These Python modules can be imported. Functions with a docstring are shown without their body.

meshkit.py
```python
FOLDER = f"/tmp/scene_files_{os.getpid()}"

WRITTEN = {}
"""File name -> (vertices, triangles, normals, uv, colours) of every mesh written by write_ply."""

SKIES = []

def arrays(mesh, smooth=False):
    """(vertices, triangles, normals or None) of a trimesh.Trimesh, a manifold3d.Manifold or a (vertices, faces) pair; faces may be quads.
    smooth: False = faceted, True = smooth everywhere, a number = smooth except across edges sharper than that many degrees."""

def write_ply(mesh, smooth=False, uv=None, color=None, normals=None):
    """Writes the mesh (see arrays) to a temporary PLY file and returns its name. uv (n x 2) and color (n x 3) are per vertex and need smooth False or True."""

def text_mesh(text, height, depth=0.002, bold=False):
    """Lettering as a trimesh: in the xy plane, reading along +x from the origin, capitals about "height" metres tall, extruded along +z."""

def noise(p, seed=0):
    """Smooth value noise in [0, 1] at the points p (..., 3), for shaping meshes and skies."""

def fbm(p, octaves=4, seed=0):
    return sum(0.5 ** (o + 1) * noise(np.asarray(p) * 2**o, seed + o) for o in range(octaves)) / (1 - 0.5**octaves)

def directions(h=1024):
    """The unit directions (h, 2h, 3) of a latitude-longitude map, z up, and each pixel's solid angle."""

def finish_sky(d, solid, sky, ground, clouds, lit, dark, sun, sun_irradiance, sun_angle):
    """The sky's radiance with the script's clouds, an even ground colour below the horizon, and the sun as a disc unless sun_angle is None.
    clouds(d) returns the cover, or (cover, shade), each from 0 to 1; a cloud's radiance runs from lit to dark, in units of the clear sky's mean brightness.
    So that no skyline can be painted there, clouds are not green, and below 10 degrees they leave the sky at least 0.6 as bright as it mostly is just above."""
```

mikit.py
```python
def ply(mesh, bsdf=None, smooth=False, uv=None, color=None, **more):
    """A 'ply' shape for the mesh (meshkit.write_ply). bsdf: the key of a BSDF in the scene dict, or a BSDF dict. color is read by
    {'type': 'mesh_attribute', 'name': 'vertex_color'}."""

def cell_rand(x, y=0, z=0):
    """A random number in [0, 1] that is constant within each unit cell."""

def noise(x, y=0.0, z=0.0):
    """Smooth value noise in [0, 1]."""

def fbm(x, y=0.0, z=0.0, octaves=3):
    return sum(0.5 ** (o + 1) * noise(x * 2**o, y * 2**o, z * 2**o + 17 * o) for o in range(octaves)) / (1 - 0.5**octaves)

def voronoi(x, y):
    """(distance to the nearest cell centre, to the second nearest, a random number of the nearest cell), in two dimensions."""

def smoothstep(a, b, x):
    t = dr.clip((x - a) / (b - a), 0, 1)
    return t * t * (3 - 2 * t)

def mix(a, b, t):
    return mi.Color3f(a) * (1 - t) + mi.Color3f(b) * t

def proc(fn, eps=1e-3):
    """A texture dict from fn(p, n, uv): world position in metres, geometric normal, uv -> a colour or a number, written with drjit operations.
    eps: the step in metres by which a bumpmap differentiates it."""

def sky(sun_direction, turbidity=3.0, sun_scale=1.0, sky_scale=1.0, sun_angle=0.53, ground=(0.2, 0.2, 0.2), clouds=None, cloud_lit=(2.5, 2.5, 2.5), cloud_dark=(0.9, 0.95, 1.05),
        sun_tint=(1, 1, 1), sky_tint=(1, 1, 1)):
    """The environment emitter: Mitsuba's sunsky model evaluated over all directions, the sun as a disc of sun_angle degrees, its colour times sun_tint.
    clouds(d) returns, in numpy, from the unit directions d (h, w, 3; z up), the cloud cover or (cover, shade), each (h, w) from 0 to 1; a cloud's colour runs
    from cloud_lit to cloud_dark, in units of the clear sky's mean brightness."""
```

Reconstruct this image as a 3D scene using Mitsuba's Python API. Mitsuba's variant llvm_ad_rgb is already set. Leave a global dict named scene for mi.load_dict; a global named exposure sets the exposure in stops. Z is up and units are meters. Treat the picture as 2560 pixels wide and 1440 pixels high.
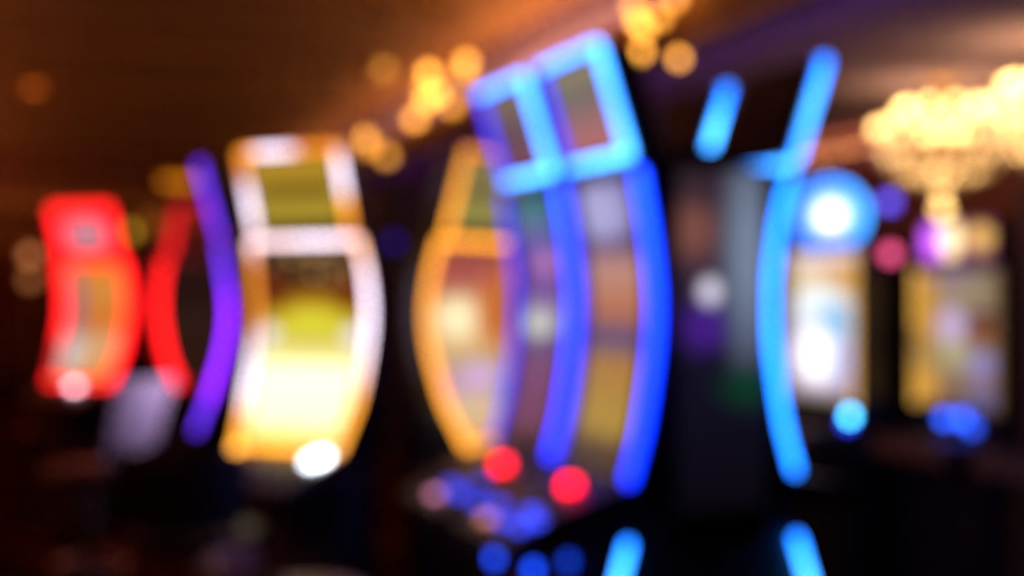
import math
import numpy as np, trimesh, mitsuba as mi, mikit, drjit as dr
from mikit import noise, fbm, smoothstep, mix

# ---------------------------------------------------------------- camera, exposure
T4 = mi.ScalarTransform4f
exposure = 0.0
EYE = 1.4
scene = {'type': 'scene'}
labels = {}
scene['camera'] = {'type': 'thinlens', 'fov': 45.0, 'fov_axis': 'x', 'aperture_radius': 0.0063, 'focus_distance': 0.45,
                   'near_clip': 0.02, 'far_clip': 200.0,
                   'to_world': T4().look_at(origin=[0, 0, EYE], target=[0, 5, EYE], up=[0, 0, 1])}
RNG = np.random.default_rng(7)
# room axes: U runs down the aisle, V across it
U = np.array([-0.334, 0.943]); V = np.array([0.943, 0.334])


def room(u, v, z):
    p = U * u + V * v
    return np.array([p[0], p[1], z])


# ---------------------------------------------------------------- materials
def rgb(c): return {'type': 'rgb', 'value': [float(x) for x in c]}


def mat(name, **k):
    scene[name] = k
    return name


mat('m_black_gloss', type='principled', base_color=rgb((0.012, 0.012, 0.015)), roughness=0.28, specular=0.5)
mat('m_black_satin', type='principled', base_color=rgb((0.02, 0.018, 0.02)), roughness=0.5)
mat('m_lens', type='diffuse', reflectance=rgb((0.25, 0.25, 0.25)))
mat('m_screen', type='roughplastic', diffuse_reflectance=rgb((0.01, 0.01, 0.01)), alpha=0.15)
mat('m_chrome', type='roughconductor', material='Cr', alpha=0.2)
mat('m_gold', type='principled', base_color=rgb((0.75, 0.48, 0.16)), metallic=1.0, roughness=0.3)
mat('m_gold_paint', type='principled', base_color=rgb((0.55, 0.30, 0.08)), roughness=0.45)
mat('m_vinyl_black', type='principled', base_color=rgb((0.02, 0.018, 0.018)), roughness=0.45)
mat('m_vinyl_pale', type='principled', base_color=rgb((0.8, 0.72, 0.76)), roughness=0.5)
mat('m_crystal', type='principled', base_color=rgb((0.9, 0.86, 0.78)), roughness=0.15, specular=0.8)
mat('m_red_shell', type='principled', base_color=rgb((0.35, 0.01, 0.01)), roughness=0.3)
mat('m_dark_brown', type='principled', base_color=rgb((0.03, 0.018, 0.012)), roughness=0.5)
mat('m_ceiling', type='diffuse', reflectance=mikit.proc(lambda p, n, uv: mix((0.50, 0.27, 0.12), (0.60, 0.34, 0.16), fbm(p.x * 1.5, p.y * 1.5, p.z))))
mat('m_beam', type='diffuse', reflectance=mikit.proc(lambda p, n, uv: mix((0.36, 0.19, 0.08), (0.44, 0.23, 0.10), noise(p.x * 9, p.y * 9, p.z * 9))))
mat('m_soffit', type='diffuse', reflectance=mikit.proc(lambda p, n, uv: mix((0.40, 0.31, 0.58), (0.47, 0.37, 0.67), fbm(p.x * 2, p.y * 2, p.z))))
mat('m_wall', type='diffuse', reflectance=mikit.proc(lambda p, n, uv: mix((0.16, 0.07, 0.035), (0.22, 0.10, 0.05), fbm(p.x * 3, p.y * 3, p.z * 3))))


def carpet(p, n, uv):
    a = p.x * U[0] + p.y * U[1]; b = p.x * V[0] + p.y * V[1]
    r = dr.sqrt(dr.square(a * 1.1 - dr.floor(a * 1.1) - 0.5) + dr.square(b * 1.1 - dr.floor(b * 1.1) - 0.5))
    ring = smoothstep(0.30, 0.34, r) * (1 - smoothstep(0.40, 0.44, r))
    c = mix((0.06, 0.006, 0.008), (0.02, 0.004, 0.01), smoothstep(0.4, 0.6, fbm(p.x * 2.2, p.y * 2.2)))
    c = c * (1 - ring) + mi.Color3f(0.16, 0.06, 0.02) * ring
    return 0.45 * c * (0.75 + 0.5 * noise(p.x * 160, p.y * 160))


mat('m_carpet', type='diffuse', reflectance=mikit.proc(carpet))


# ---------------------------------------------------------------- mesh helpers
def put(key, mesh, bsdf, smooth=False, color=None, emit=None, weight=None):
    # weight: how often the renderer picks this lamp; it changes noise, not light
    d = mikit.ply(mesh, bsdf, smooth=smooth, color=color)
    if color is not None:
        d['emitter'] = {'type': 'area', 'sampling_weight': weight or 0.0, 'radiance': {'type': 'mesh_attribute', 'name': 'vertex_color'}}
    elif emit is not None:
        d['emitter'] = {'type': 'area', 'sampling_weight': weight or .25, 'radiance': rgb(emit)}
    scene[key] = d
    return key


_count = {}


def num(key):
    n = _count.get(key, 0); _count[key] = n + 1
    return key if n == 0 else f'{key}_{n:03d}'


def tag(key, label=None, category=None, group=None, kind=None):
    e = {k: v for k, v in (('label', label), ('category', category), ('group', group), ('kind', kind)) if v}
    labels[key] = e
    return key


def srgb(r, g, b, gain=1.0):
    c = np.array([r, g, b], float) / 255
    return np.where(c <= 0.04045, c / 12.92, ((c + 0.055) / 1.055) ** 2.4) * gain


class Frame:
    """Local axes of a thing: a to its viewer's right, s forward (towards its player), z up."""
    def __init__(self, ox, oy, fx, fy, oz=0.0):
        n = math.hypot(fx, fy)
        self.o = np.array([ox, oy, oz]); self.f = np.array([fx / n, fy / n, 0]); self.l = np.array([-fy / n, fx / n, 0])

    def __call__(self, p):
        p = np.atleast_2d(np.asarray(p, float))
        return self.o + p[:, :1] * self.l + p[:, 1:2] * self.f + p[:, 2:3] * np.array([0, 0, 1.0])

    def mesh(self, m):
        return trimesh.Trimesh(self(m.vertices), np.asarray(m.faces)[:, ::-1], process=False)      # these axes mirror


def tube(path, r, sides=10, cols=None, radii=None):
    """Round tube along a polyline with domed ends; cols gives a colour per path point."""
    p = np.asarray(path, float)
    t = np.gradient(p, axis=0); t /= np.linalg.norm(t, axis=1, keepdims=True) + 1e-12
    ref = np.array([0.31, 0.52, 0.17])
    a = np.cross(t, ref); a /= np.linalg.norm(a, axis=1, keepdims=True)
    b = np.cross(t, a)
    ang = np.arange(sides) * 2 * np.pi / sides
    P, R, Tn, C = [p[0] - t[0] * r * .9], [0.35 * r], [0], [0]
    for i in range(len(p)):
        P.append(p[i]); R.append(r if radii is None else radii[i]); Tn.append(i); C.append(i)
    P.append(p[-1] + t[-1] * r * .9); R.append(0.35 * r); Tn.append(len(p) - 1); C.append(len(p) - 1)
    v = np.array([P[k] + R[k] * (np.cos(ang)[:, None] * a[Tn[k]] + np.sin(ang)[:, None] * b[Tn[k]]) for k in range(len(P))]).reshape(-1, 3)
    v = np.vstack([v, P[0], P[-1]])
    n = len(P); f = []
    for k in range(n - 1):
        for j in range(sides):
            q = (k * sides + j, k * sides + (j + 1) % sides, (k + 1) * sides + (j + 1) % sides, (k + 1) * sides + j)
            f += [(q[0], q[1], q[2]), (q[0], q[2], q[3])]
    for j in range(sides):
        f.append((n * sides, (j + 1) % sides, j)); f.append((n * sides + 1, (n - 1) * sides + j, (n - 1) * sides + (j + 1) % sides))
    m = trimesh.Trimesh(v, f, process=False)
    if m.volume < 0: m.invert()
    if cols is None: return m
    cols = np.asarray(cols, float)
    c = np.vstack([np.repeat(cols[C], sides, axis=0), cols[:1], cols[-1:]])
    return m, c


def resample(pts, n):
    p = np.asarray(pts, float)
    d = np.r_[0, np.cumsum(np.linalg.norm(np.diff(p, axis=0), axis=1))]
    q = np.linspace(0, d[-1], n)
    return np.stack([np.interp(q, d, p[:, k]) for k in range(3)], 1)


def ramp(n, stops):
    """n colours between stops [(t, colour), ...]."""
    t = np.linspace(0, 1, n); ts = [s[0] for s in stops]
    return np.stack([np.interp(t, ts, [s[1][k] for s in stops]) for k in range(3)], 1)


def loft(levels, c=0.014):
    """Stacked chamfered rectangles [(z, s_back, s_front, half_width), ...]."""
    v = []
    for z, s0, s1, h in levels:
        v += [(-h + c, s0, z), (h - c, s0, z), (h, s0 + c, z), (h, s1 - c, z), (h - c, s1, z), (-h + c, s1, z), (-h, s1 - c, z), (-h, s0 + c, z)]
    n = len(levels); f = []
    for k in range(n - 1):
        for j in range(8):
            a, b = k * 8 + j, k * 8 + (j + 1) % 8
            f += [(a, b, b + 8), (a, b + 8, a + 8)]
    for j in range(1, 7):
        f.append((0, j + 1, j)); f.append(((n - 1) * 8, (n - 1) * 8 + j, (n - 1) * 8 + j + 1))
    m = trimesh.Trimesh(v, f, process=False)
    if m.volume < 0: m.invert()
    return m


def shifted(m, a):
    m.apply_translation((a, 0, 0))
    return m


def sheet(a0, a1, s_of_z, z0, z1, nu, nv, thick=0.004, hw=None):
    """Curved panel facing +s, v from top to bottom: (mesh, u, v); front face only carries the picture."""
    u, v = np.meshgrid(np.linspace(0, 1, nu), np.linspace(0, 1, nv))
    z = z1 + (z0 - z1) * v
    if hw is None: a = a0 + (a1 - a0) * u
    else: a = (2 * u - 1) * np.interp(z, [h[0] for h in hw], [h[1] for h in hw])
    s = s_of_z(z) + thick
    pts = np.stack([a, s, z], -1).reshape(-1, 3)
    i, j = np.meshgrid(np.arange(nv - 1), np.arange(nu - 1), indexing='ij')
    k = (i * nu + j).ravel()
    f = np.vstack([np.stack([k, k + nu, k + nu + 1], 1), np.stack([k, k + nu + 1, k + 1], 1)])
    m = trimesh.Trimesh(pts, f, process=False)
    return m, u.ravel(), v.ravel()


def face_dir(m, d):
    """Turns the triangles so that their normals point along d."""
    if (m.face_normals @ np.asarray(d)).sum() < 0: m.invert()
    return m


def paint(u, v, base, blobs, grid=None):
    """A screen's picture: soft shapes (u, v, ru, rv, colour, softness) laid over vertical colour stops."""
    c = np.stack([np.interp(v, [b[0] for b in base], [b[1][k] for b in base]) for k in range(3)], 1)
    for (x, y, ru, rv, col, soft) in blobs:
        q = np.sqrt(((u - x) / ru) ** 2 + ((v - y) / rv) ** 2)
        w = np.clip((1 + soft - q) / (2 * soft), 0, 1)[:, None]
        w = w * w * (3 - 2 * w)
        c = c * (1 - w) + np.asarray(col) * w
    if grid:
        nx, ny = grid
        line = np.minimum(np.abs(((u * nx) % 1) - .5), np.abs(((v * ny) % 1) - .5))
        c = c * (0.82 + 0.3 * np.sin(u * nx * 6.28) ** 2 * np.sin(v * ny * 6.28) ** 2)[:, None]
    return np.maximum(c, 0)


def box(sx, sy, sz, at=(0, 0, 0), bevel=0.0):
    if bevel:
        h = np.array([sx, sy, sz]) / 2
        pts = []
        for i in (-1, 1):
            for j in (-1, 1):
                for k in (-1, 1):
                    s = np.array([i, j, k])
                    for ax in range(3):
                        q = h - bevel; q[ax] = h[ax]
                        pts.append(s * q)
        m = trimesh.convex.convex_hull(np.array(pts))
    else:
        m = trimesh.creation.box([sx, sy, sz])
    m.apply_translation(at)
    return m


def lathe(profile, n=28, at=(0, 0, 0)):
    m = trimesh.creation.revolve(np.asarray(profile, float), sections=n)
    if m.volume < 0: m.invert()
    m.apply_translation(at)
    return m


def sphere(r, at, sub=2):
    m = trimesh.creation.icosphere(subdivisions=sub, radius=r); m.apply_translation(at)
    return m


# ---------------------------------------------------------------- the room
Z_RAISED, Z_SOFFIT = 3.4, 2.9
V_EDGE = 1.18 * V[0] + 6.4 * V[1]          # soffit edge, parallel to the aisle


def slab(key, u0, u1, v0, v1, z0, z1, m):
    c = room((u0 + u1) / 2, (v0 + v1) / 2, (z0 + z1) / 2)
    b = trimesh.creation.box([v1 - v0, u1 - u0, z1 - z0])
    R = np.eye(4); R[:2, 0] = V; R[:2, 1] = U; R[:3, 3] = c
    b.apply_transform(R)
    put(key, b, m); tag(key, kind='structure')


slab('floor', -4, 19, -8, 9, -0.1, 0, 'm_carpet')
slab('ceiling', -4, 19, -8, V_EDGE, Z_RAISED, Z_RAISED + 0.1, 'm_ceiling')
slab('ceiling_soffit', -4, 19, V_EDGE, 9, Z_SOFFIT, Z_SOFFIT + 0.1, 'm_soffit')
slab('wall_back', 18.9, 19, -8, 9, 0, Z_RAISED, 'm_wall')
slab('wall_right', -4, 19, 7.3, 7.4, 0, Z_RAISED, 'm_wall')
slab('wall_left', -4, 19, -8, -7.9, 0, Z_RAISED, 'm_wall')
slab('wall_front', -4, -3.9, -8, 9, 0, Z_RAISED, 'm_wall')
slab('trim_1', -4, 18.9, V_EDGE - 0.22, V_EDGE + 0.0, Z_SOFFIT - 0.06, Z_SOFFIT - 0.02, 'm_gold_paint')
slab('trim_51', -4, 18.9, V_EDGE + 0.0, V_EDGE + 0.20, Z_SOFFIT - 0.12, Z_SOFFIT - 0.10, 'm_soffit')  # ledge added to hide the violet strips
slab('trim_52', -4, 18.9, V_EDGE + 0.0, V_EDGE + 0.02, Z_SOFFIT - 0.10, Z_SOFFIT, 'm_gold_paint')
slab('ceiling_soffit_left', -4, 19, -8, -2.6, Z_SOFFIT, Z_SOFFIT + 0.1, 'm_soffit')
slab('trim_53', -4, 18.9, -2.66, -2.6, Z_SOFFIT, Z_RAISED, 'm_soffit')
slab('trim_54', -4, 18.9, -2.6, -2.38, Z_SOFFIT - 0.06, Z_SOFFIT - 0.02, 'm_gold_paint')      # ledge for the added, unseen left cove strips
slab('trim_2', -4, 18.9, V_EDGE - 0.22, V_EDGE - 0.19, Z_SOFFIT - 0.02, Z_SOFFIT + 0.06, 'm_gold_paint')
slab('trim_3', -4, 18.9, V_EDGE + 0.002, V_EDGE + 0.06, Z_SOFFIT, Z_RAISED, 'm_soffit')
slab('trim_4', 18.8, 18.9, -7.9, 7.3, 2.55, 2.72, 'm_gold_paint')
slab('trim_5', -3.9, 18.8, 7.12, 7.3, 2.55, 2.72, 'm_gold_paint')
slab('baseboard_back', 18.86, 18.9, -7.9, 7.3, 0, 0.16, 'm_dark_brown')
slab('trim_50', -3.9, 18.8, 7.10, 7.12, 2.55, 2.738, 'm_gold_paint')
slab('baseboard_right', -3.9, 18.8, 7.26, 7.3, 0, 0.16, 'm_dark_brown')
n_t = 6
for k, u in enumerate(np.arange(1.2, 18.5, 2.4)):
    slab(f'trim_{n_t}', u - 0.14, u + 0.14, -2.6, V_EDGE - 0.7, Z_RAISED - 0.06, Z_RAISED, 'm_beam'); n_t += 1

# warm light strip lying in the cove
for k, (ua, ub, g) in enumerate(((2.0, 5.6, .8), (5.7, 9.3, 1.0), (9.4, 13.0, .55), (13.1, 18.5, .3))):
    pth = np.array([room(u, V_EDGE - 0.10, Z_SOFFIT + 0.055) for u in np.linspace(ua, ub, 8)])
    key = num('cove_light')
    put(key, tube(pth, 0.018, 8), 'm_lens', smooth=True, emit=np.array([21.0, 11.8, 6.0]) * g, weight=12.0)
    tag(key, ('warm cove light in ceiling edge above the blue machines', 'warm cove light in ceiling edge beside the large pendant cluster',
              'warm cove light in ceiling edge behind the middle pendant cluster', 'farthest dim warm cove light along the ceiling edge')[k], 'cove light')


def cove(v, z, ua, ub, col, label, r=.016):  # hidden strips added to colour the soffit and brighten the ceiling
    key = num('cove_light')
    put(key, tube(np.array([room(u, v, z) for u in np.linspace(ua, ub, 8)]), r, 8), 'm_lens', smooth=True, emit=col, weight=12.0)
    tag(key, label, 'cove light')


cove(V_EDGE + .10, Z_SOFFIT - .07, 2.0, 8.9, (14.0, 4.2, 19.0), 'added violet cove light tinting the right-hand soffit beside the nearest pendant cluster')  # added to turn the soffit purple, hidden above its ledge
cove(V_EDGE + .10, Z_SOFFIT - .07, 9.0, 18.5, (17.0, 4.5, 15.0), 'added violet cove light tinting the right-hand soffit beyond the middle pendant cluster')  # far length of the added purple wash
cove(7.21, 2.75, 7.0, 12.0, (10.0, 4.0, 1.4), 'added warm cove light on the right wall molding behind the chandeliers')  # strip added to give the wall molding a warm glow
cove(-2.5, Z_SOFFIT + .06, 2.0, 9.9, (62.0, 25.0, 11.0), 'added unseen warm cove light in the left edge of the raised ceiling, near length')  # unseen strip added to lift the left of the raised ceiling
cove(-2.5, Z_SOFFIT + .06, 10.0, 18.5, (62.0, 22.0, 9.0), 'added unseen warm cove light in the left edge of the raised ceiling, far length')  # same added strip, continued out of view


# ---------------------------------------------------------------- slot machines
def strip(key, F, pts, cols, r=0.0115, n=24):
    """One light strip: an emitting tube along local points with colour stops."""
    p = F(resample(pts, n))
    if len({tuple(np.round(c[1], 6)) for c in cols}) == 1:
        put(key, tube(p, r, 8), 'm_lens', smooth=True, emit=cols[0][1])
        return
    m, c = tube(p, r, 8, ramp(n, cols))
    put(key, m, 'm_lens', smooth=True, color=c)


def one(c): return [(0, c), (1, c)]


def screen(key, F, a0, a1, s_of_z, z0, z1, base, blobs, grid=(5, 6), nu=25, nv=49, hw=None):
    m, u, v = sheet(a0, a1, s_of_z, z0, z1, nu, nv, hw=hw)
    m = face_dir(F.mesh(m), F.f)
    if not blobs and len({tuple(np.round(b[1], 6)) for b in base}) == 1:
        put(key, m, 'm_screen', smooth=True, emit=base[0][1])
    else:
        put(key, m, 'm_screen', smooth=True, color=paint(u, v, base, blobs, grid))


def button(key, F, a, s, z, r, col, h=0.014, nrm=None):
    m = lathe([(0, -0.004), (r, -0.004), (r, h * .5), (r * .85, h * .9), (0, h)], 20)
    if nrm is not None:
        m.apply_transform(trimesh.geometry.align_vectors([0, 0, 1], nrm))
    m.apply_translation((a, s, z))
    put(key, F.mesh(m), 'm_lens', smooth=40, emit=col)


# the curved profile: forward offset by height for the display, the flared pedestal below
def profile(zs, ss):
    from scipy.interpolate import PchipInterpolator
    f = PchipInterpolator(zs[:-1], ss[:-1])
    return lambda z: np.where(np.asarray(z) > zs[-2], np.interp(z, zs[-2:], ss[-2:]), f(z))      # the topper is flat


PB = profile([0.80, 0.89, 1.05, 1.35, 1.55, 1.71, 1.76, 2.05], [0.105, 0.08, 0.035, 0.0, 0.02, 0.050, 0.058, 0.152])
PC = profile([0.80, 0.89, 1.05, 1.35, 1.55, 1.71, 1.76, 2.05], [0.105, 0.08, 0.035, 0.0, 0.02, 0.065, 0.10, 0.20])


def curved_machine(F, w, prof, back, z0, z1, zt0, zt1, wt, shell='m_black_gloss', hw=None, key='slot_machine', deck_len=0.30, foot=0.33, tdep=0.11, toff=0.0, drop=(.045, .10), noff=0.0, nhw=None):
    """Cabinet, topper housing, deck and pedestal; returns the keys."""
    k = num(key)
    h = w / 2
    hwf = (lambda z: np.interp(z, [q[0] for q in hw], [q[1] for q in hw])) if hw else (lambda z: h + 0 * z)
    zs = np.linspace(z0 - 0.05, z1 + 0.02, 18)
    put(f'{k}__cabinet', F.mesh(loft([(z, back, float(prof(z)), float(hwf(z))) for z in zs])), shell, smooth=30)
    # neck between display and topper
    nh = nhw or wt * .32
    put(f'{k}__neck', F.mesh(shifted(loft([(z1 + 0.02, back + 0.03, float(prof(z1)) - 0.015, nh), (zt0 + 0.06, back + 0.05, float(prof(zt0)) - 0.03, nh * .95)]), noff)), shell)
    zt = np.linspace(zt0, zt1, 5)
    put(f'{k}__topper', F.mesh(shifted(loft([(z, float(prof(z)) - tdep, float(prof(z)) - 0.004, wt / 2) for z in zt]), toff)), shell)
    # pedestal and flared foot
    lv = [(0.0, back, foot, h * .98), (0.08, back, foot - .02, h * .98), (0.30, back, .11 + (foot - .11) * .5, h * .94), (0.55, back, 0.125, h * .92), (z0 - 0.12, back, 0.085, h * .92), (z0 - 0.05, back, 0.09, h * .94)]
    put(f'{k}__pedestal', F.mesh(loft(lv)), 'm_black_satin', smooth=30)
    # button deck: a sloping wedge in front of the display
    sd = float(prof(z0)) - 0.01
    a = h * .96
    pts = []
    for (s, zt_, zb_) in ((sd, z0 - 0.01, z0 - 0.10), (sd + deck_len * .6, z0 - drop[0], z0 - drop[0] - .07), (sd + deck_len, z0 - drop[1], z0 - drop[1] - .025)):
        m_ = a if s < sd + deck_len * .9 else a * .86
        for q in (-m_, m_): pts += [(q, s, zt_), (q, s, zb_)]
    put(f'{k}__button_deck', F.mesh(trimesh.convex.convex_hull(np.array(pts))), 'm_black_satin')
    return k


def deck_z(z0, sd, L, s, drop=(.045, .10)):
    """Height of the deck's top at forward offset s."""
    return np.interp(s, [sd, sd + L * .6, sd + L], [z0 - 0.01, z0 - drop[0], z0 - drop[1]])


# --- the bank of blue and light blue machines, back to back
R_B = np.array([-0.363, 0.932]); F_B = np.array([-0.932, -0.363])
E0 = np.array([0.393, 3.30]); D_B = 0.347; W_B = 0.50; STEP_B = 0.53
DR = (.075, .16)
BLUE = np.array([0.004, 0.19, 7.0]); BLUE2 = np.array([0.02, 0.30, 7.0])
ICE = np.array([0.22, 1.5, 6.5]); ICE2 = np.array([0.35, 2.3, 7.0]); CYAN = np.array([0.07, 1.45, 8.0]); CYAN2 = np.array([0.45, 3.1, 8.5])
VIOLET = np.array([0.07, 0.07, 2.0])

topper_art = [
    ([(0, srgb(165, 155, 110, .8)), (.35, srgb(120, 120, 115, .8)), (.6, srgb(150, 110, 110)), (1, srgb(190, 110, 110))], []),
    ([(0, srgb(150, 140, 110, .7)), (.5, srgb(110, 95, 105, .7)), (1, srgb(120, 65, 95))], [])]
screen_art = [
    ([(0, srgb(150, 150, 225)), (.14, srgb(170, 160, 230)), (.22, srgb(90, 75, 130)), (.30, srgb(225, 165, 150)), (.45, srgb(215, 130, 85)), (.56, srgb(80, 70, 140)), (.64, srgb(200, 140, 60)),
      (.86, srgb(205, 165, 60)), (.94, srgb(60, 45, 40)), (1, srgb(20, 15, 20))],
     [(.4, .10, .4, .10, srgb(200, 200, 255), .5)]),
    ([(0, srgb(20, 110, 150)), (.12, srgb(60, 130, 190)), (.22, srgb(90, 80, 200)), (.36, srgb(110, 70, 180)), (.50, srgb(150, 130, 190)), (.58, srgb(80, 60, 150)), (.70, srgb(125, 65, 130)), (.9, srgb(120, 60, 110)),
      (1, srgb(30, 20, 40))],
     [(.45, .02, .4, .08, srgb(0, 140, 150), .5), (.35, .52, .4, .05, srgb(235, 245, 235), .5), (.6, .27, .25, .05, srgb(220, 150, 220), .4)])]

for i in range(2):                                     # left side of the bank, seen from the front
    o = E0 + R_B * (W_B / 2 + STEP_B * i)
    F = Frame(o[0], o[1], F_B[0], F_B[1])
    k = curved_machine(F, W_B, PB, -0.155, 0.89, 1.71, 1.76, 2.05, 0.42, deck_len=.36, drop=DR)
    h = W_B / 2
    dim = 1.0 if i == 0 else .9
    ez = np.linspace(0.89, 1.71, 14)
    # E0 is the near edge: +a runs to the viewer's right, which is the near side here
    near, far = h - 0.006, -h + 0.006
    strip(f'{k}__light_strip', F, [(near, float(PB(z)) + .008, z) for z in ez], [(0, BLUE * .8), (.3, BLUE), (.85, BLUE2), (1, BLUE2 * 1.2)], r=0.016)
    strip(f'{k}__light_strip_001', F, [(far, float(PB(z)) + .008, z) for z in ez], one(VIOLET * dim), r=0.0105)
    screen(f'{k}__screen', F, -h + .085, h - .09, PB, 0.90, 1.70, [(t, c * .72) for t, c in screen_art[i][0]], [b[:4] + (b[4] * .75, b[5]) for b in screen_art[i][1]])
    ht = 0.20
    screen(f'{k}__topper__screen', F, -ht + .03, ht - .03, PB, 1.785, 2.025, *topper_art[i], grid=(3, 3), nu=13, nv=17)
    q = lambda a, z: (a, float(PB(z)) + .006, z)
    strip(f'{k}__topper__light_strip', F, [q(ht, z) for z in np.linspace(1.76, 2.05, 8)], [(0, ICE2), (.5, ICE * 1.1), (1, ICE2)], r=0.0125)
    strip(f'{k}__topper__light_strip_001', F, [q(a, 2.05) for a in np.linspace(ht, -ht, 8)], one(ICE), r=0.0125)
    strip(f'{k}__topper__light_strip_002', F, [q(-ht, z) for z in np.linspace(2.05, 1.76, 8)], one(VIOLET * 1.2), r=0.010)
    strip(f'{k}__topper__light_strip_003', F, [q(a, 1.76) for a in np.linspace(-ht, ht, 8)], [(0, ICE), (.6, ICE2), (1, ICE2)], r=0.0125)
    if i == 0:
        strip(f'{k}__pedestal__light_strip', F, [(near, s, z) for z, s in ((.72, .09), (.55, .14), (.30, .235), (.10, .31))], [(0, CYAN), (.25, CYAN2), (1, CYAN)], r=0.013)
    sd = float(PB(0.89)) - 0.01
    for j, (a, q_) in enumerate(((.076, .183),) if i == 0 else ((.126, .20),)):
        button(f'{k}__button_deck__button', F, a, q_, deck_z(.89, sd, .36, q_, DR) + .002, 0.024, (9, .03, .05), h=.03)
    if i == 0:
        lights = [(-.172, .357, .5), (.063, .372, .45), (.136, .32, .6), (.205, .335, .6), (.168, .367, .5), (-.061, .337, .5), (-.03, .385, .4)]
    else:
        lights = [(.048, .39, .5), (.178, .356, .5), (.12, .345, .35), (.061, .345, .3), (.215, .30, .3)]
    for j, (a, q_, g) in enumerate(lights):
        c = np.array([.15, .30, 4.4]) * g
        if (i, j) == (1, 0): c = np.array([1.5, .5, .9])
        if (i, j) == (0, 6): c = np.array([1.3, .45, .25])
        kk = f'{k}__button_deck__light' + (f'_{j:03d}' if j else '')
        button(kk, F, a, q_, deck_z(.89, sd, .36, q_, DR) + .002, 0.022, c)
    for j, (a, z, g) in enumerate(((-.078, .61, .35),) if i == 0 else ((-.09, .513, 1.0), (.222, .539, 1.0))):
        kk = f'{k}__pedestal__light' + (f'_{j:03d}' if j else '')
        button(kk, F, a, float(np.interp(z, [.30, .55, .77], [.22, .125, .085])) + .002, z, 0.02, np.array([.02, .35, 5.]) * g, nrm=(0, 1, .1))
    tag(k, ('near blue-lit slot machine topped by the larger tilted ice-blue square frame',
            'far blue-lit slot machine behind the near one, with the smaller tilted ice-blue frame')[i], 'slot machine')
    labels[f'{k}__light_strip'] = {'label': 'royal blue light strip'}
    labels[f'{k}__topper__screen'] = {'label': ('olive to salmon coloured topper screen', 'grey to mauve topper screen')[i]}
    labels[f'{k}__button_deck__button'] = {'label': 'round glowing red button'}

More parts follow.
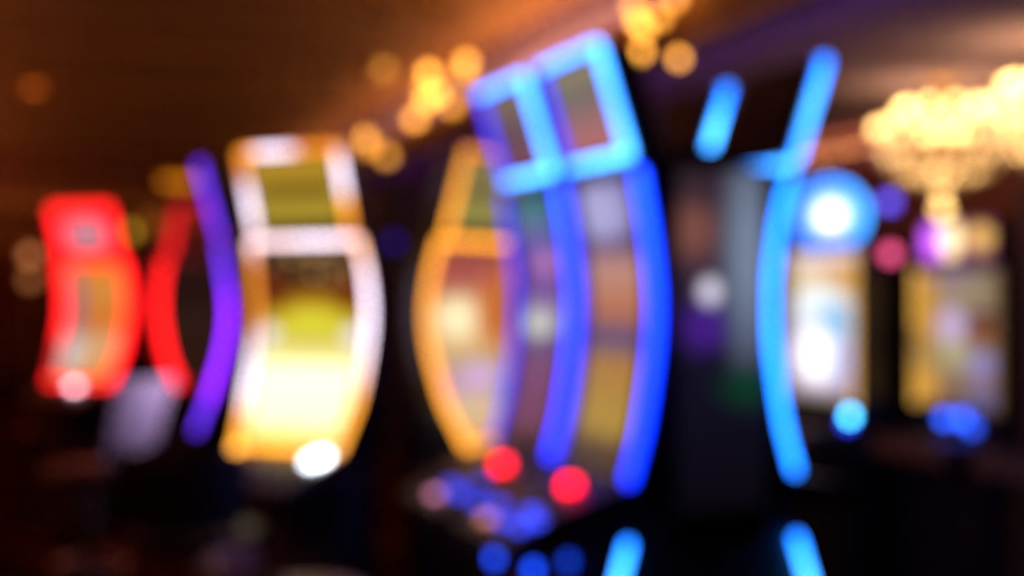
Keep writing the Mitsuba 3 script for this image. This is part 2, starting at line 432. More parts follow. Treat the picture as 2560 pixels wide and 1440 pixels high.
for i in range(2):                                     # right side of the bank, seen from behind
    o = E0 + R_B * (W_B / 2 + STEP_B * i) - F_B * D_B
    F = Frame(o[0], o[1], -F_B[0], -F_B[1])
    k = curved_machine(F, W_B, PC, -0.155, 0.89, 1.71, 1.76, 2.05, 0.36, tdep=.045, toff=-.04, noff=.13, nhw=.06)
    h = W_B / 2
    near, far = -h + 0.006, h - 0.006
    ez = np.linspace(0.89, 1.71, 14)
    tl, tr = -.22, .14
    strip(f'{k}__light_strip', F, [(near, float(PC(z)) + .004, z) for z in ez], [(0, CYAN), (.45, CYAN * 1.1), (.75, CYAN), (1, CYAN * .9)], r=0.013)
    strip(f'{k}__light_strip_001', F, [(far, float(PC(z)) + .004, z) for z in ez], one(CYAN * .8))
    screen(f'{k}__screen', F, -h + .05, h - .05, PC, 0.90, 1.70, *screen_art[1])
    screen(f'{k}__topper__screen', F, tl + .03, tr - .03, PC, 1.785, 2.025, *topper_art[1], grid=(3, 3), nu=13, nv=17)
    q = lambda a, z: (a, float(PC(z)) + .004, z)
    strip(f'{k}__topper__light_strip', F, [q(tl, z) for z in np.linspace(1.76, 2.05, 8)], [(0, CYAN * .9), (.5, CYAN2 * (.55 if i == 0 else 1.0)), (.8, CYAN), (1, CYAN * .6)], r=0.0135)
    strip(f'{k}__topper__light_strip_001', F, [q(a, 2.05) for a in np.linspace(tl, tr, 8)], one(CYAN * .5))
    strip(f'{k}__topper__light_strip_002', F, [q(tr, z) for z in np.linspace(2.05, 1.76, 8)], one(CYAN * .8))
    strip(f'{k}__topper__light_strip_003', F, [q(a, 1.755) for a in np.linspace(tl, tr, 8)], [(0, CYAN2 * .6), (1, CYAN)], r=.013)
    if i == 0:
        strip(f'{k}__pedestal__light_strip', F, [(near, s, z) for z, s in ((.70, .09), (.55, .14), (.30, .235), (.10, .31))], [(0, CYAN), (.3, CYAN2), (1, CYAN)], r=0.013)
    tag(k, ('near black slot machine seen from behind with bright cyan edge strips curving like a bracket',
            'far black slot machine seen from behind, one slanted cyan topper strip showing above the bank')[i], 'slot machine')
    labels[f'{k}__light_strip'] = {'label': 'bright cyan light strip'}

# near end panel of the bank: its reflections painted as a dim emitting picture
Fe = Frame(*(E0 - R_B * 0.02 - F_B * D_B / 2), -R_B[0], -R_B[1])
put('bank_end_reflections__frame', Fe.mesh(loft([(0.70, -.015, 0.0, .155), (1.73, -.015, 0.0, .155)], c=.006)), 'm_black_gloss')
screen('bank_end_reflections__panel', Fe, -.13, .14, lambda z: 0 * z, 0.80, 1.72,
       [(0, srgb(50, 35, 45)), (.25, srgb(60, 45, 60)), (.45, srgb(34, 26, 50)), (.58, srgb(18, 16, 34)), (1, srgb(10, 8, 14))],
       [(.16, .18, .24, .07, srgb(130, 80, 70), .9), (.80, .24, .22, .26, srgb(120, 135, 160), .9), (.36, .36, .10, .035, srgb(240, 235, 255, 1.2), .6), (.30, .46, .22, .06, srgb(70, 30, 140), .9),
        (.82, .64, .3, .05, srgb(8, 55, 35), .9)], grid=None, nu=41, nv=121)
tag('bank_end_reflections', 'end panel of the bank between blue and cyan machines, its dim reflections painted in', 'sign')

# --- the amber pod: one machine faces the camera, one faces right, one faces left
PA = profile([0.75, 0.84, 1.0, 1.30, 1.52, 1.60, 1.89], [0.185, 0.155, 0.075, 0.0, 0.035, 0.06, 0.15])
HW = [(0.84, 0.215), (1.0, 0.24), (1.3, 0.245), (1.45, 0.243), (1.6, 0.225)]
AMB = srgb(240, 150, 20) * 3.4; AMB2 = srgb(215, 120, 20) * 2.6; WHT = np.array([3.2, 2.6, 3.3]); PNK = np.array([3.2, 2.2, 2.4])


def amber_machine(F, cols, art, tart, topper_w=0.41, **kw):
    k = curved_machine(F, 0.47, PA, -0.10, 0.84, 1.57, 1.605, 1.89, topper_w + .03, hw=[(z, h + .012) for z, h in HW], **kw)
    hwf = lambda z: float(np.interp(z, [q[0] for q in HW], [q[1] for q in HW]))
    ez = np.linspace(0.84, 1.57, 14)
    L = [(-hwf(z), float(PA(z)) + .008, z) for z in ez]; Rr = [(hwf(z), float(PA(z)) + .008, z) for z in ez]
    r = .0125
    strip(f'{k}__light_strip', F, L, cols[0], r=r)
    strip(f'{k}__light_strip_001', F, Rr, cols[1], r=r)
    strip(f'{k}__light_strip_002', F, [L[-1], Rr[-1]], cols[2], r=r)
    strip(f'{k}__light_strip_003', F, [L[0], Rr[0]], cols[3], r=r)
    screen(f'{k}__screen', F, 0, 0, PA, 0.86, 1.555, *art, nu=31, nv=61, hw=[(z, h - .03) for z, h in HW])
    ht = topper_w / 2
    q = lambda a, z: (a, float(PA(z)) + .008, z)
    zz = np.linspace(1.605, 1.885, 8)
    strip(f'{k}__topper__light_strip', F, [q(-ht, z) for z in zz], cols[4], r=r)
    strip(f'{k}__topper__light_strip_001', F, [q(ht, z) for z in zz], cols[5], r=r)
    strip(f'{k}__topper__light_strip_002', F, [q(a, 1.885) for a in np.linspace(-ht, ht, 16)], cols[6], r=r)
    screen(f'{k}__topper__screen', F, -ht + .03, ht - .03, PA, 1.635, 1.86, *tart, grid=None, nu=41, nv=21)
    return k


d2 = math.radians
FC = Frame(-0.725, 4.50, -math.sin(d2(25)), -math.cos(d2(25)))
letters = [(x, .5, .028, .16, srgb(80, 60, 10), .35) for x in np.linspace(.10, .90, 10)]
art_c = ([(0, srgb(60, 45, 30)), (.20, srgb(75, 45, 25)), (.30, srgb(190, 120, 10)), (.44, srgb(225, 205, 40)), (.52, srgb(230, 215, 110)), (.57, srgb(255, 245, 150)), (.66, np.array([2.0, 1.9, 1.05])), (.9, np.array([1.9, 1.75, .85])), (1, srgb(250, 220, 110))],
         [(.12, .24, .14, .10, srgb(110, 40, 15), .5), (.88, .24, .14, .10, srgb(110, 45, 15), .5), (.5, .40, .30, .08, srgb(235, 225, 60), .6),
          (.03, .47, .12, .05, srgb(240, 240, 250, 1.2), .5), (.95, .47, .12, .05, srgb(240, 235, 250, 1.2), .5)]
         + [(x, y, .025, .012, srgb(255, 200, 120, 1.6), .4) for x, y in ((.1, .1), (.35, .07), (.5, .04), (.62, .05), (.75, .03), (.8, .12), (.55, .15), (.7, .17), (.9, .16), (.3, .02))])
kC = amber_machine(FC, [[(0, AMB), (.12, AMB), (.25, WHT), (.45, WHT * .8), (.6, AMB2), (.9, AMB2), (1, PNK)],
                        [(0, AMB), (.25, AMB), (.40, PNK), (.55, WHT), (.75, WHT * 1.1), (.88, PNK), (1, AMB)],
                        [(0, PNK * .9), (.3, PNK), (.6, WHT * 1.1), (1, PNK)], [(0, AMB * .8), (.4, AMB * 1.3), (1, AMB)],
                        [(0, PNK * .7), (.3, WHT), (.55, WHT * .8), (.75, AMB2), (1, AMB2)], [(0, AMB2), (.35, AMB), (.5, WHT * .9), (.8, WHT), (1, AMB)],
                        [(0, AMB2), (.12, AMB), (.22, WHT), (.5, WHT * .9), (.65, AMB2), (1, AMB2)]],
                   art_c, ([(0, srgb(190, 145, 40)), (.4, srgb(170, 135, 40)), (1, srgb(175, 150, 50))], letters))
sdA = float(PA(.84)) - .01
for j, (a, s, r_, c) in enumerate(((.185, .22, .028, (14, 13.5, 14)), (.18, .28, .022, (8, 9, 10)), (.19, .245, .024, (10, 10, 11)), (-.20, .18, .02, (5, 2.0, .3)))):
    button(f'{kC}__button_deck__button' + (f'_{j:03d}' if j else ''), FC, a, s, deck_z(.84, sdA, .30, s) + .002, r_, c, h=.02)
tag(kC, 'amber and white lit slot machine facing the camera with a glowing cream lower screen', 'slot machine')
labels[f'{kC}__button_deck__button'] = {'label': 'glowing white button'}

FS = Frame(-0.175, 4.62, math.sin(d2(56)), -math.cos(d2(56)))
AM3 = srgb(250, 155, 22) * 3.0
art_s = ([(0, srgb(140, 60, 20)), (.15, srgb(180, 80, 70)), (.22, srgb(190, 100, 80)), (.3, srgb(220, 150, 70)), (.5, srgb(240, 190, 120)), (.62, srgb(200, 170, 130)), (.72, srgb(210, 160, 190)), (.85, srgb(230, 200, 150)), (1, srgb(235, 175, 110))],
         [(.38, .38, .30, .10, srgb(255, 240, 190, 1.25), .7), (.85, .35, .18, .2, srgb(215, 110, 15), .6), (.55, .68, .2, .05, srgb(225, 190, 250), .5), (.85, .8, .15, .06, srgb(120, 160, 160), .7)])
kS = amber_machine(FS, [[(0, AM3), (.4, AM3), (.6, AM3 * .8), (1, AM3)], one(AMB2 * .45), [(0, AM3), (.7, AM3 * 1.1), (1, AM3)], [(0, AM3), (1, AM3 * .7)],
                        [(0, AM3), (.5, AM3 * .8), (1, AM3 * .6)], one(AMB2 * .4), one(AMB2 * .8)],
                   art_s, ([(0, srgb(120, 110, 60)), (1, srgb(150, 140, 50))], letters), deck_len=.14, foot=.20)
tag(kS, 'amber framed slot machine turned to the right, partly behind the blue machines', 'slot machine')

FPo = np.array([-1.09, 4.78]); fP = np.array([-0.96, 0.28]); lP = np.array([-fP[1], fP[0]])
o = FPo - lP * .245
FP = Frame(o[0], o[1], *fP)
PUR = np.array([.42, .09, 3.0]); PUR2 = np.array([1.3, .07, 5.0])
kP = amber_machine(FP, [one(PUR), [(0, PUR * .9), (.15, PUR * .9), (.22, PUR2), (.68, PUR2), (.85, PUR), (1, PUR * .8)], one(PUR), one(PUR), one(PUR), one(PUR * .8), one(PUR)],
                   ([(0, srgb(230, 210, 240, 2.2)), (1, srgb(230, 210, 240, 2.2))], []), ([(0, srgb(210, 190, 240)), (1, srgb(210, 190, 240))], []))
tag(kP, 'slot machine facing left, seen edge-on as one curved purple light strip', 'slot machine')
labels[f'{kP}__light_strip_001'] = {'label': 'violet light strip bowed to the right'}

# --- the red pod, farther back
RED = np.array([4.2, .02, .03]); RED2 = np.array([2.6, .02, .03])


def red_machine(F, art, tart, cols):
    k = curved_machine(F, 0.48, PA, -0.16, 0.84, 1.57, 1.605, 1.89, .46, hw=[(z, h + .012) for z, h in HW], shell='m_black_gloss')
    hwf = lambda z: float(np.interp(z, [q[0] for q in HW], [q[1] for q in HW]))
    ez = np.linspace(0.82, 1.57, 14)
    L = [(-hwf(z), float(PA(z)) + .012, z) for z in ez]; Rr = [(hwf(z), float(PA(z)) + .012, z) for z in ez]
    r = .022
    strip(f'{k}__light_strip', F, L, cols[0], r=r); strip(f'{k}__light_strip_001', F, Rr, cols[1], r=r)
    strip(f'{k}__light_strip_002', F, [L[-1], Rr[-1]], cols[2], r=r); strip(f'{k}__light_strip_003', F, [L[0], Rr[0]], cols[3], r=r)
    screen(f'{k}__screen', F, 0, 0, PA, 0.86, 1.545, *art, nu=21, nv=41, hw=[(z, h - .035) for z, h in HW])
    q = lambda a, z: (a, float(PA(z)) + .012, z)
    zz = np.linspace(1.605, 1.88, 8); ht = .205
    strip(f'{k}__topper__light_strip', F, [q(-ht, z) for z in zz], cols[4], r=r); strip(f'{k}__topper__light_strip_001', F, [q(ht, z) for z in zz], cols[5], r=r)
    strip(f'{k}__topper__light_strip_002', F, [q(a, 1.88) for a in np.linspace(-ht, ht, 12)], cols[6], r=r)
    screen(f'{k}__topper__screen', F, -ht + .02, ht - .02, PA, 1.62, 1.865, *tart, grid=None, nu=31, nv=21)
    return k


FR = Frame(-2.55, 7.6, -math.sin(d2(20)), -math.cos(d2(20)))
kR = red_machine(FR, ([(0, srgb(255, 130, 40)), (.2, srgb(225, 150, 70)), (.55, srgb(225, 120, 40)), (.7, srgb(220, 180, 130)), (1, srgb(235, 160, 80))],
                      [(.16, .42, .12, .45, srgb(150, 115, 135), .5), (.18, .80, .22, .16, srgb(215, 210, 205), .6), (.7, .85, .2, .08, srgb(240, 160, 90), .6)]),
                 ([(0, srgb(240, 30, 50)), (1, srgb(250, 20, 20))],
                  [(.5, .58, .42, .40, np.array([1.0, .22, .30]), .5), (.5, .64, .36, .17, srgb(150, 160, 170), .3), (.2, .66, .07, .12, srgb(60, 100, 140), .3), (.8, .66, .07, .12, srgb(60, 100, 140), .3)]),
                 [[(0, RED), (.1, RED * .2), (.3, RED * .3), (.45, RED), (1, RED)], one(RED * 1.3), one(RED), one(RED), one(RED), one(RED), one(RED * .8)])
button(f'{kR}__button_deck__button', FR, .06, .28, deck_z(.84, sdA, .3, .28) + .002, .03, (9, 5, 6), h=.025)
tag(kR, 'red framed slot machine at far left with a pink oval sign on top', 'slot machine')
FR2 = Frame(-1.94, 7.55, math.sin(d2(46)), -math.cos(d2(46)))
kR2 = red_machine(FR2, ([(0, srgb(40, 20, 15)), (1, srgb(22, 12, 10))], []), ([(0, srgb(120, 30, 15)), (1, srgb(40, 12, 10))], []),
                  [[(0, RED), (.6, RED * 1.1), (1, RED * .7)], one(RED * .35), one(RED * .015), one(RED * .05), [(0, RED * .5), (1, RED * .25)], one(RED * .1), one(RED * .1)])
tag(kR2, 'dark-screened slot machine with a bowed red light strip left of the purple strip', 'slot machine')

# --- upright machines across the right-hand aisle
GOLD = srgb(225, 165, 60)


def upright(F, w, z0, z1, art, gold_cols, kind):
    k = num('slot_machine')
    h = w / 2
    put(f'{k}__cabinet', F.mesh(loft([(0, -.45, .06, h), (.7, -.45, .06, h), (.74, -.45, .0, h), (z1 + .03, -.42, .0, h)])), 'm_black_gloss', smooth=30)
    put(f'{k}__button_deck', F.mesh(loft([(.72, 0, .26, h * .95), (.80, 0, .24, h * .93)])), 'm_black_satin')
    screen(f'{k}__screen', F, -h + .03, h - .03, lambda z: .004 + 0 * z, z0, z1, *art, nu=31, nv=61)
    strip(f'{k}__light_strip', F, [(-h + .012, .012, z) for z in np.linspace(z0, z1, 12)], gold_cols[0], r=.012)
    strip(f'{k}__light_strip_001', F, [(h - .012, .012, z) for z in np.linspace(z0, z1, 12)], gold_cols[1], r=.012)
    return k


FG = Frame(1.385, 5.5, *F_B)
WHITE = np.array([1.5, 1.5, 1.7])
kG = upright(FG, .50, .90, 1.56,
             ([(0, srgb(250, 235, 250)), (.08, srgb(255, 235, 240)), (.14, srgb(250, 215, 140)), (.26, srgb(235, 195, 110)), (.36, srgb(215, 225, 245)), (.7, srgb(210, 200, 250)), (.92, srgb(190, 170, 190)), (1, srgb(130, 120, 90))],
              [(.85, .19, .40, .10, srgb(225, 160, 30), .6), (.45, .36, .46, .15, srgb(240, 250, 255, 1.25), .6), (.72, .48, .28, .13, srgb(130, 205, 255), .6),
               (.40, .70, .40, .17, np.array([1.8, 1.7, 1.9]), .6), (.80, .72, .12, .14, srgb(170, 190, 255), .6)]),
             [one(GOLD * .3), one(GOLD * 1.2)], 'round')
# round lit topper
ann = trimesh.creation.cylinder(radius=.16, height=.06, sections=48)
rot = trimesh.transformations.rotation_matrix(np.pi / 2, [1, 0, 0])
ann.apply_transform(rot); ann.apply_translation((-.01, -.03, 1.725))
FGs = Frame(1.385 + .06, 5.5 + .06, -.45, -.89)
put(f'{kG}__topper', FGs.mesh(ann), 'm_black_gloss', smooth=40)
th = np.linspace(0, 2 * np.pi, 49)
rr = np.linspace(0, 1, 9)
RR, TT = np.meshgrid(rr, th[:-1], indexing='ij')
pv = np.stack([-.01 + .138 * (RR * np.cos(TT)).ravel(), np.full(RR.size, .004), 1.725 + .138 * (RR * np.sin(TT)).ravel()], 1)
ff = []
for i in range(8):
    for j in range(48):
        a, b, c, d = i * 48 + j, i * 48 + (j + 1) % 48, (i + 1) * 48 + (j + 1) % 48, (i + 1) * 48 + j
        ff += [(a, c, b), (a, d, c)]
dm = face_dir(FGs.mesh(trimesh.Trimesh(pv, ff, process=False)), FGs.f)
put(f'{kG}__topper__sign', dm, 'm_screen', color=np.stack([np.interp(RR.ravel(), [0, .22, .38, .55, 1], x) for x in ((3.6, 3.4, 2.2, .5, .03), (3.3, 3.1, 2.2, .8, .3), (1.2, 1.6, 3.0, 2.4, 1.8))], 1))
strip(f'{kG}__topper__light_ring', FGs, [(-.01 + .150 * math.cos(t), .012, 1.725 + .150 * math.sin(t)) for t in th], [(0, np.array([.05, 1.5, 4.2])), (.25, np.array([.05, .9, 3.5])), (.75, np.array([.05, .5, 2.5])), (1, np.array([.05, 1.5, 4.2]))], r=.014, n=60)
for j, (a, s, r_, c) in enumerate(((.205, .85, .026, (.6, 5.2, 10)), (.19, .82, .022, (.05, .15, 4)))):
    button(f'{kG}__button_deck__button' + (f'_{j:03d}' if j else ''), FG, a, .004, s, r_, c, h=.02, nrm=(0, 1, .25))
tag(kG, 'gold and white slot machine topped by a round white sign ringed in blue', 'slot machine')
labels[f'{kG}__topper__sign'] = {'label': 'round white and yellow sign'}

FG2 = Frame(1.80, 5.0, *F_B)
kG2 = upright(FG2, .50, .92, 1.47,
              ([(0, srgb(150, 130, 170)), (.15, srgb(160, 140, 110)), (.4, srgb(165, 145, 130)), (.6, srgb(150, 140, 100)), (.8, srgb(150, 120, 100)), (1, srgb(120, 90, 70))],
               [(.12, .3, .12, .35, srgb(215, 155, 45), .5), (.12, .85, .14, .14, srgb(235, 170, 60), .5), (.45, .42, .18, .14, srgb(215, 190, 235), .6), (.48, .62, .18, .1, srgb(190, 180, 130), .6),
                (.84, .1, .2, .1, srgb(150, 135, 105), .5), (.84, .33, .2, .05, srgb(60, 35, 40), .5), (.84, .46, .2, .08, srgb(130, 60, 20), .5), (.84, .68, .2, .10, srgb(150, 140, 200), .4), (.84, .92, .2, .08, srgb(110, 105, 160), .4)]),
              [[(0, GOLD * 1.6), (.3, GOLD), (.5, GOLD * .3), (.6, GOLD * 1.3), (1, GOLD * 1.5)], one(GOLD * .2)], 'arch')
put(f'{kG2}__topper', FG2.mesh(loft([(1.50, -.10, 0, .24), (1.68, -.10, 0, .22)])), 'm_black_gloss')
screen(f'{kG2}__topper__sign', FG2, -.21, .21, lambda z: .002 + 0 * z, 1.515, 1.665,
       [(0, srgb(120, 60, 90)), (1, srgb(120, 60, 110))],
       [(.17, .5, .14, .5, np.array([1.1, .18, 2.0]), .4), (.42, .4, .13, .6, np.array([2.2, 1.6, .8]), .5), (.83, .45, .16, .32, srgb(255, 200, 100, 1.1), .3)], grid=None, nu=41, nv=15)
for j, (a, s) in enumerate(((-.06, .865), (.04, .875), (.095, .845))):
    button(f'{kG2}__button_deck__button' + (f'_{j:03d}' if j else ''), FG2, a, .004, s, .024, np.array([.1, .5, 5]) * (1, 1, .6)[j], h=.02, nrm=(0, 1, .25))
put(f'{kG2}__topper__lamp_arm', tube(FG2(resample([(-.21, -.04, 1.56), (-.26, .03, 1.55), (-.295, .085, 1.545)], 6)), .008, 8), 'm_chrome', smooth=True)
put(f'{kG2}__topper__side_lamp', sphere(.032, FG2((-.30, .09, 1.545))[0]), 'm_lens', smooth=True, emit=(2.3, .22, .6))
labels[f'{kG2}__topper__side_lamp'] = {'label': 'small crimson lamp'}
tag(kG2, 'gold edged slot machine with a magenta and cream sign under the chandelier', 'slot machine')
labels[f'{kG2}__topper__sign'] = {'label': 'magenta, cream and gold sign'}

FG3 = Frame(2.01, 4.47, *F_B)
kG3 = num('slot_machine')
put(f'{kG3}__cabinet', FG3.mesh(loft([(0, -.45, .06, .25), (.7, -.45, .06, .25), (.74, -.45, .0, .25), (1.80, -.42, .0, .25)])), 'm_dark_brown', smooth=30)
put(f'{kG3}__button_deck', FG3.mesh(loft([(.72, 0, .26, .23), (.80, 0, .24, .22)])), 'm_black_satin')
tag(kG3, 'dark unlit slot machine cabinet cut off by the right edge', 'slot machine')


# ---------------------------------------------------------------- stools
def stool(x, y, fx, fy, vinyl, label, zs=0.62, zb=0.90, arc=70, rake=0.0):
    k = num('casino_stool')
    F = Frame(x, y, fx, fy)      # +s is the way its sitter faces
    seat = lathe([(0, -.045), (.17, -.045), (.205, -.02), (.21, .01), (.18, .04), (0, .048)], 28, (0, 0, zs))
    put(f'{k}__seat', F.mesh(seat), 'm_vinyl_black' if vinyl == 'm_vinyl_pale' else vinyl, smooth=45)
    th = np.linspace(math.radians(270 - arc), math.radians(270 + arc), 15)
    v = []
    for z, r0, r1 in ((zs + .05, .20, .225), (zs + .12, .205, .245), ((zs + zb) / 2 + .06, .215, .262), (zb - .03, .23, .272), (zb, .245, .262)):
        for t in th: v.append((r0 * math.cos(t), r0 * math.sin(t) - rake * (z - zs), z))
        for t in th: v.append((r1 * math.cos(t), r1 * math.sin(t) - rake * (z - zs), z))
    n = len(th); f = []
    for lv in range(4):
        for side, o in ((0, 0), (1, n)):
            for j in range(n - 1):
                a = lv * 2 * n + o + j; b = a + 2 * n
                f += [(a, a + 1, b + 1), (a, b + 1, b)] if side else [(a, b + 1, a + 1), (a, b, b + 1)]
        for j in (0, n - 1):
            a = lv * 2 * n + j; b = a + n; c = a + 2 * n; d = b + 2 * n
            f += [(a, b, d), (a, d, c)] if j == 0 else [(a, d, b), (a, c, d)]
    for lv, fl in ((0, 1), (4, 0)):
        for j in range(n - 1):
            a = lv * 2 * n + j; b = a + n
            f += [(a, a + 1, b + 1), (a, b + 1, b)] if fl == 0 else [(a, b + 1, a + 1), (a, b, b + 1)]
    put(f'{k}__backrest', F.mesh(trimesh.Trimesh(v, f, process=False)), vinyl, smooth=40)
    put(f'{k}__post', F.mesh(lathe([(0, .03), (.03, .03), (.03, zs - .05), (0, zs - .05)], 16)), 'm_chrome', smooth=40)
    put(f'{k}__base', F.mesh(lathe([(0, 0), (.21, 0), (.21, .015), (.06, .04), (0, .04)], 28)), 'm_chrome', smooth=40)
    ring = trimesh.creation.torus(.15, .011, 28, 8); ring.apply_translation((0, 0, .24))
    put(f'{k}__foot_ring', F.mesh(ring), 'm_chrome', smooth=True)
    tag(k, label, 'stool')
    return k


stool(-0.99, 3.93, .42, .9, 'm_vinyl_black', 'black stool before the amber machine facing the camera, its low back a dark silhouette')
mat('m_vinyl_tan', type='principled', base_color=rgb((0.35, 0.24, 0.16)), roughness=0.5)
stool(-.56, 3.22, .93, .36, 'm_vinyl_tan', 'tan low-backed stool at the bottom edge before the blue machines', zs=.57, zb=.70)
stool(-1.77, 5.2, -.90, .44, 'm_vinyl_pale', 'pale lavender-grey stool back lit between the red and purple machines', zb=1.03, arc=36, rake=.22)


# ---------------------------------------------------------------- hanging lamps
def cluster(px, py, d, bulbs, z_top, label, r=0.036, col=(7.0, 2.75, .35)):
    """A gold pendant of globe bulbs: bulbs are offsets (x, y, z) from the middle, hung from the ceiling at z_top."""
    k = num('pendant_lamp')
    c = np.array([(px - 1280) / 3090 * d, d, EYE + (720 - py) / 3090 * d])
    zmax = max(b[2] for b in bulbs)
    put(f'{k}__stem', tube(np.array([[c[0], c[1], z_top], [c[0], c[1], (z_top + c[2]) / 2], [c[0], c[1], c[2] + zmax * .5]]), .012, 8), 'm_gold', smooth=True)
    put(f'{k}__canopy', lathe([(0, -.05), (.05, -.045), (.09, -.01), (.09, 0), (0, 0)], 24, (c[0], c[1], z_top)), 'm_gold', smooth=40)
    for j, b in enumerate(bulbs):
        x, y, z = b[:3]; g = b[3] if len(b) > 3 else 1.0
        q = c + np.array([x, y, z])
        sfx = f'_{j:03d}' if j else ''
        top = np.array([c[0], c[1], c[2] + zmax * .5])
        mid = (q + top) / 2 + np.array([0, 0, .05])
        put(f'{k}__arm{sfx}', tube(resample([top, mid, q + np.array([0, 0, r * .9])], 6), .006, 6), 'm_gold', smooth=True)
        put(f'{k}__bulb{sfx}', sphere(r, q, 2), 'm_lens', smooth=True, emit=np.array(col) * g)
    tag(k, label, 'pendant lamp')


def spots(cx, cy, d, lst):
    return [((x - cx) / 3090 * d, dy, (cy - y) / 3090 * d, g) for x, y, dy, g in lst]


cluster(1620, 80, 6.5, spots(1620, 80, 6.5, [(1600, 45, .1, 1), (1585, 150, -.1, .5), (1640, 60, -.15, .6), (1612, 110, .2, 1), (1600, 90, -.2, .8), (1720, -10, .1, .7), (1680, 10, -.1, .6), (1585, 20, 0, .7), (1710, 128, .2, .75)]), Z_RAISED - .0,
        'nearest gold pendant lamp cluster, right above the tilted ice-blue topper frames', r=.031)
cluster(1090, 220, 8.5, spots(1090, 220, 8.5, [(1165, 150, .1, .8), (1160, 190, -.1, .5), (1075, 190, -.1, 1), (1060, 240, .2, 1), (1095, 245, -.2, 1), (1035, 292, .1, .75), (1130, 265, 0, .5), (1060, 215, .15, .6), (960, 172, 0, .22)]), Z_RAISED,
        'middle gold pendant lamp cluster, left of the tilted ice-blue topper frames', r=.041)
cluster(925, 365, 11.5, spots(925, 365, 11.5, [(915, 345, .1, .8), (925, 370, -.1, .35), (962, 385, .2, .4)]), Z_RAISED,
        'farthest gold pendant lamp just above the amber machine', r=.055)


def chandelier(x, y, z, R, gain, label):
    k = num('crystal_chandelier')
    put(f'{k}__stem', tube(np.array([[x, y, Z_SOFFIT], [x, y, z + .1], [x, y, z - .35]]), .016, 8), 'm_gold', smooth=True)
    put(f'{k}__canopy', lathe([(0, -.06), (.06, -.05), (.11, -.01), (.11, 0), (0, 0)], 24, (x, y, Z_SOFFIT)), 'm_gold', smooth=40)
    nb = 0
    for ti, (rr_, dz, n, g) in enumerate(((R, 0.0, 16, 1.2), (R * .62, .13, 10, 1.7), (R * .30, -.05, 6, 1.5), (R * .84, -.20 * R / .46, 18, .55), (R * .55, -.36 * R / .46, 12, .55))):
        ring = trimesh.creation.torus(rr_, .012, 40, 8); ring.apply_translation((x, y, z + dz - .06))
        put(f'{k}__ring' + (f'_{ti:03d}' if ti else ''), ring, 'm_gold', smooth=True)
        for j in range(n):
            t = 2 * np.pi * (j + .5 * ti) / n
            put(f'{k}__bulb' + (f'_{nb:03d}' if nb else ''), sphere(.034, (x + rr_ * math.cos(t), y + rr_ * math.sin(t), z + dz), 1), 'm_lens', smooth=True, emit=np.array([15., 8.8, 2.8]) * g * gain)
            nb += 1
    # strings of crystal drops making the bowl
    nd = 0; n = 20
    for j in range(n):
        t = 2 * np.pi * j / n
        f = np.linspace(0, 1, 43)
        rad = R * np.cos(f * 1.45)
        pth = np.stack([x + rad * math.cos(t), y + rad * math.sin(t), z - .08 - .42 * np.sin(f * 1.45) * R / .5], 1)
        put(f'{k}__crystal_strand' + (f'_{nd:03d}' if nd else ''), tube(pth, .006, 5, radii=.006 + .016 * np.abs(np.sin(np.arange(43) * np.pi / 6))), 'm_crystal'); nd += 1
    for j in range(3):
        put(f'{k}__bulb_{nb:03d}', sphere(.036, (x, y, z - .40 * R / .5 + .06 - .09 * j), 1), 'm_lens', smooth=True, emit=np.array([15., 8.8, 2.8]) * gain * .8); nb += 1
    put(f'{k}__finial_lamp', sphere(.05, (x, y, z - .40 * R / .5 - .24), 2), 'm_lens', smooth=True, emit=np.array([12., 7.0, 2.3]) * gain)
    tag(k, label, 'chandelier')


chandelier(3.13, 9.0, 2.58, .46, .42, 'bright crystal chandelier hanging fully in view above the gold machines')
chandelier(3.2, 7.4, 2.50, .36, .42, 'bright crystal chandelier cut off by the right edge of the picture')

# ---------------------------------------------------------------- ceiling fittings and far lights
for j, (px, py, lab) in enumerate(((940, 30, 'round dark ceiling speaker near the top edge'), (815, 200, 'round dark ceiling speaker farther back, above the amber machine'))):
    d = (Z_RAISED - EYE) * 3090 / (720 - py)
    k = num('ceiling_speaker')
    x = (px - 1280) / 3090 * d
    put(f'{k}__rim', lathe([(.10, -.02), (.14, -.02), (.15, 0), (.10, 0), (.10, -.02)], 28, (x, d, Z_RAISED)), 'm_dark_brown', smooth=40)
    put(f'{k}__grille', lathe([(0, -.012), (.10, -.012), (.10, 0), (0, 0)], 28, (x, d, Z_RAISED)), 'm_black_satin')
    tag(k, lab, 'speaker')

d = (Z_RAISED - EYE) * 3090 / (720 - 215); x = (85 - 1280) / 3090 * d
put('ceiling_downlight__rim', lathe([(.09, -.02), (.13, -.02), (.14, 0), (.09, 0), (.09, -.02)], 28, (x, d, Z_RAISED)), 'm_gold', smooth=40)
put('ceiling_downlight__lens', lathe([(0, -.015), (.09, -.015), (.09, 0), (0, 0)], 28, (x, d, Z_RAISED)), 'm_lens', emit=(13.0, 4.2, .9))
tag('ceiling_downlight', 'small round orange downlight in the dark ceiling at upper left', 'downlight')


def lantern(px, d, ys, col, label, gains):
    """Post lamp standing on the floor with globes one above the other."""
    k = num('globe_lamp')
    x = (px - 1280) / 3090 * d
    zt = EYE + (720 - ys[0]) / 3090 * d
    put(f'{k}__post', lathe([(0, 0), (.14, 0), (.14, .03), (.03, .06), (.022, .1), (.022, zt - .03), (0, zt - .03)], 16, (x, d, 0)), 'm_gold', smooth=40)
    for j, y_ in enumerate(ys):
        z = EYE + (720 - y_) / 3090 * d
        put(f'{k}__globe' + (f'_{j:03d}' if j else ''), sphere(.06, (x, d, z), 2), 'm_lens', smooth=True, emit=np.array(col) * gains[j])
    tag(k, label, 'lamp')


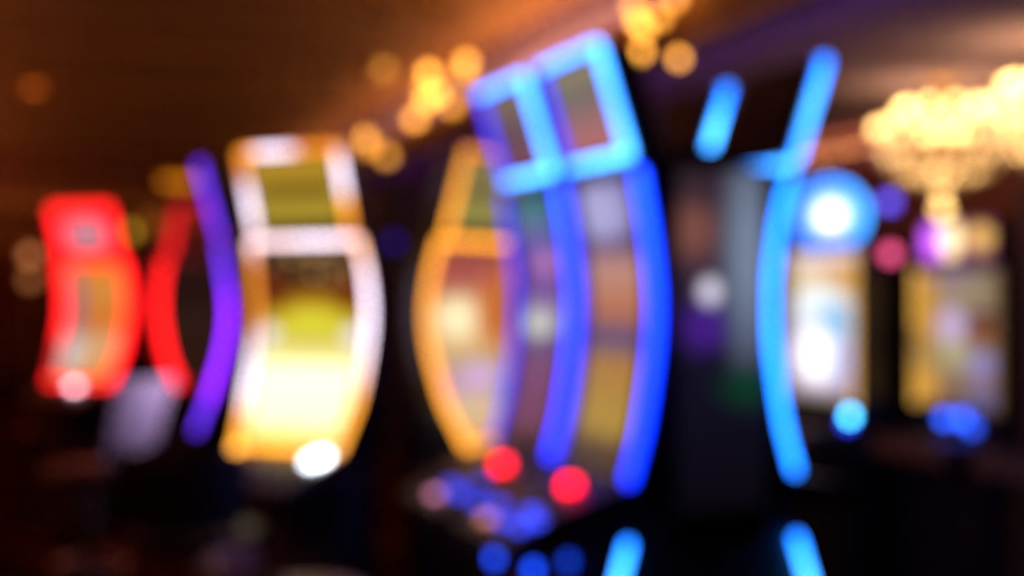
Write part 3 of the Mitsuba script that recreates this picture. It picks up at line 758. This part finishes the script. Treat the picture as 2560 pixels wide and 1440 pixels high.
lantern(75, 12.0, (638, 700), (1.2, .38, .12), 'dim two-globe lamp at the far left beside the red machine', (1, .6))
lantern(515, 12.5, (642, 700), (2.4, .9, .3), 'two-globe lamp seen beside the purple light strip', (1, .6))


def far_sign(px, py, d, w, h, col, label, post=True):
    """A lit box sign on a dark kiosk."""
    k = num('lit_sign')
    x = (px - 1280) / 3090 * d; z = EYE + (720 - py) / 3090 * d
    W, H = w / 3090 * d, h / 3090 * d
    F = Frame(x, d, -x, -d)
    put(f'{k}__housing', F.mesh(loft([(z - H / 2 - .02, -.08, 0, W / 2 + .02), (z + H / 2 + .02, -.08, 0, W / 2 + .02)], c=.01)), 'm_black_satin')
    put(f'{k}__stand', F.mesh(loft([(0, -.12, .02, W / 2 + .02), (.06, -.12, .02, W / 2 + .02), (.08, -.10, -.02, W * .3), (z - H / 2 - .02, -.10, -.02, W * .3)], c=.01)), 'm_black_satin')
    screen(f'{k}__face', F, -W / 2, W / 2, lambda q: 0 * q, z - H / 2, z + H / 2, [(0, col), (1, col)], [], grid=None, nu=7, nv=7)
    tag(k, label, 'sign')


far_sign(448, 455, 15.5, 85, 22, srgb(255, 140, 20, 1.0), 'low wide orange sign in the far dark between red and amber machines')
far_sign(322, 580, 9.5, 30, 30, srgb(255, 190, 50, 1.2), 'small amber sign peeping out right of the red machine top')
far_sign(385, 560, 13, 60, 50, srgb(150, 80, 20, .7), 'dim brown sign in the far dark behind the red strip')
far_sign(985, 605, 10, 24, 24, srgb(40, 20, 200, .7), 'tiny dim blue sign in the dark right of the amber machine')
far_sign(2222, 505, 9.2, 34, 30, np.array([.4, .3, 3.0]), 'small blue-violet sign in the gap between the two gold machines')

# black panel added to darken the far background between the two amber machines
Fd = Frame(-.72, 14.0, .05, -1)
put('added_backdrop__panel', Fd.mesh(loft([(.05, -.08, 0, .86), (2.58, -.08, 0, .86)], c=.01)), 'm_black_satin')
put('added_backdrop__cap_rail', Fd.mesh(loft([(2.58, -.11, .03, .89), (2.64, -.11, .03, .89)], c=.01)), 'm_dark_brown')
put('added_backdrop__plinth', Fd.mesh(loft([(0, -.11, .03, .89), (.12, -.11, .03, .89)], c=.01)), 'm_dark_brown')
tag('added_backdrop', 'black panel added far behind to darken the gap between the two amber machines', 'added_backdrop')
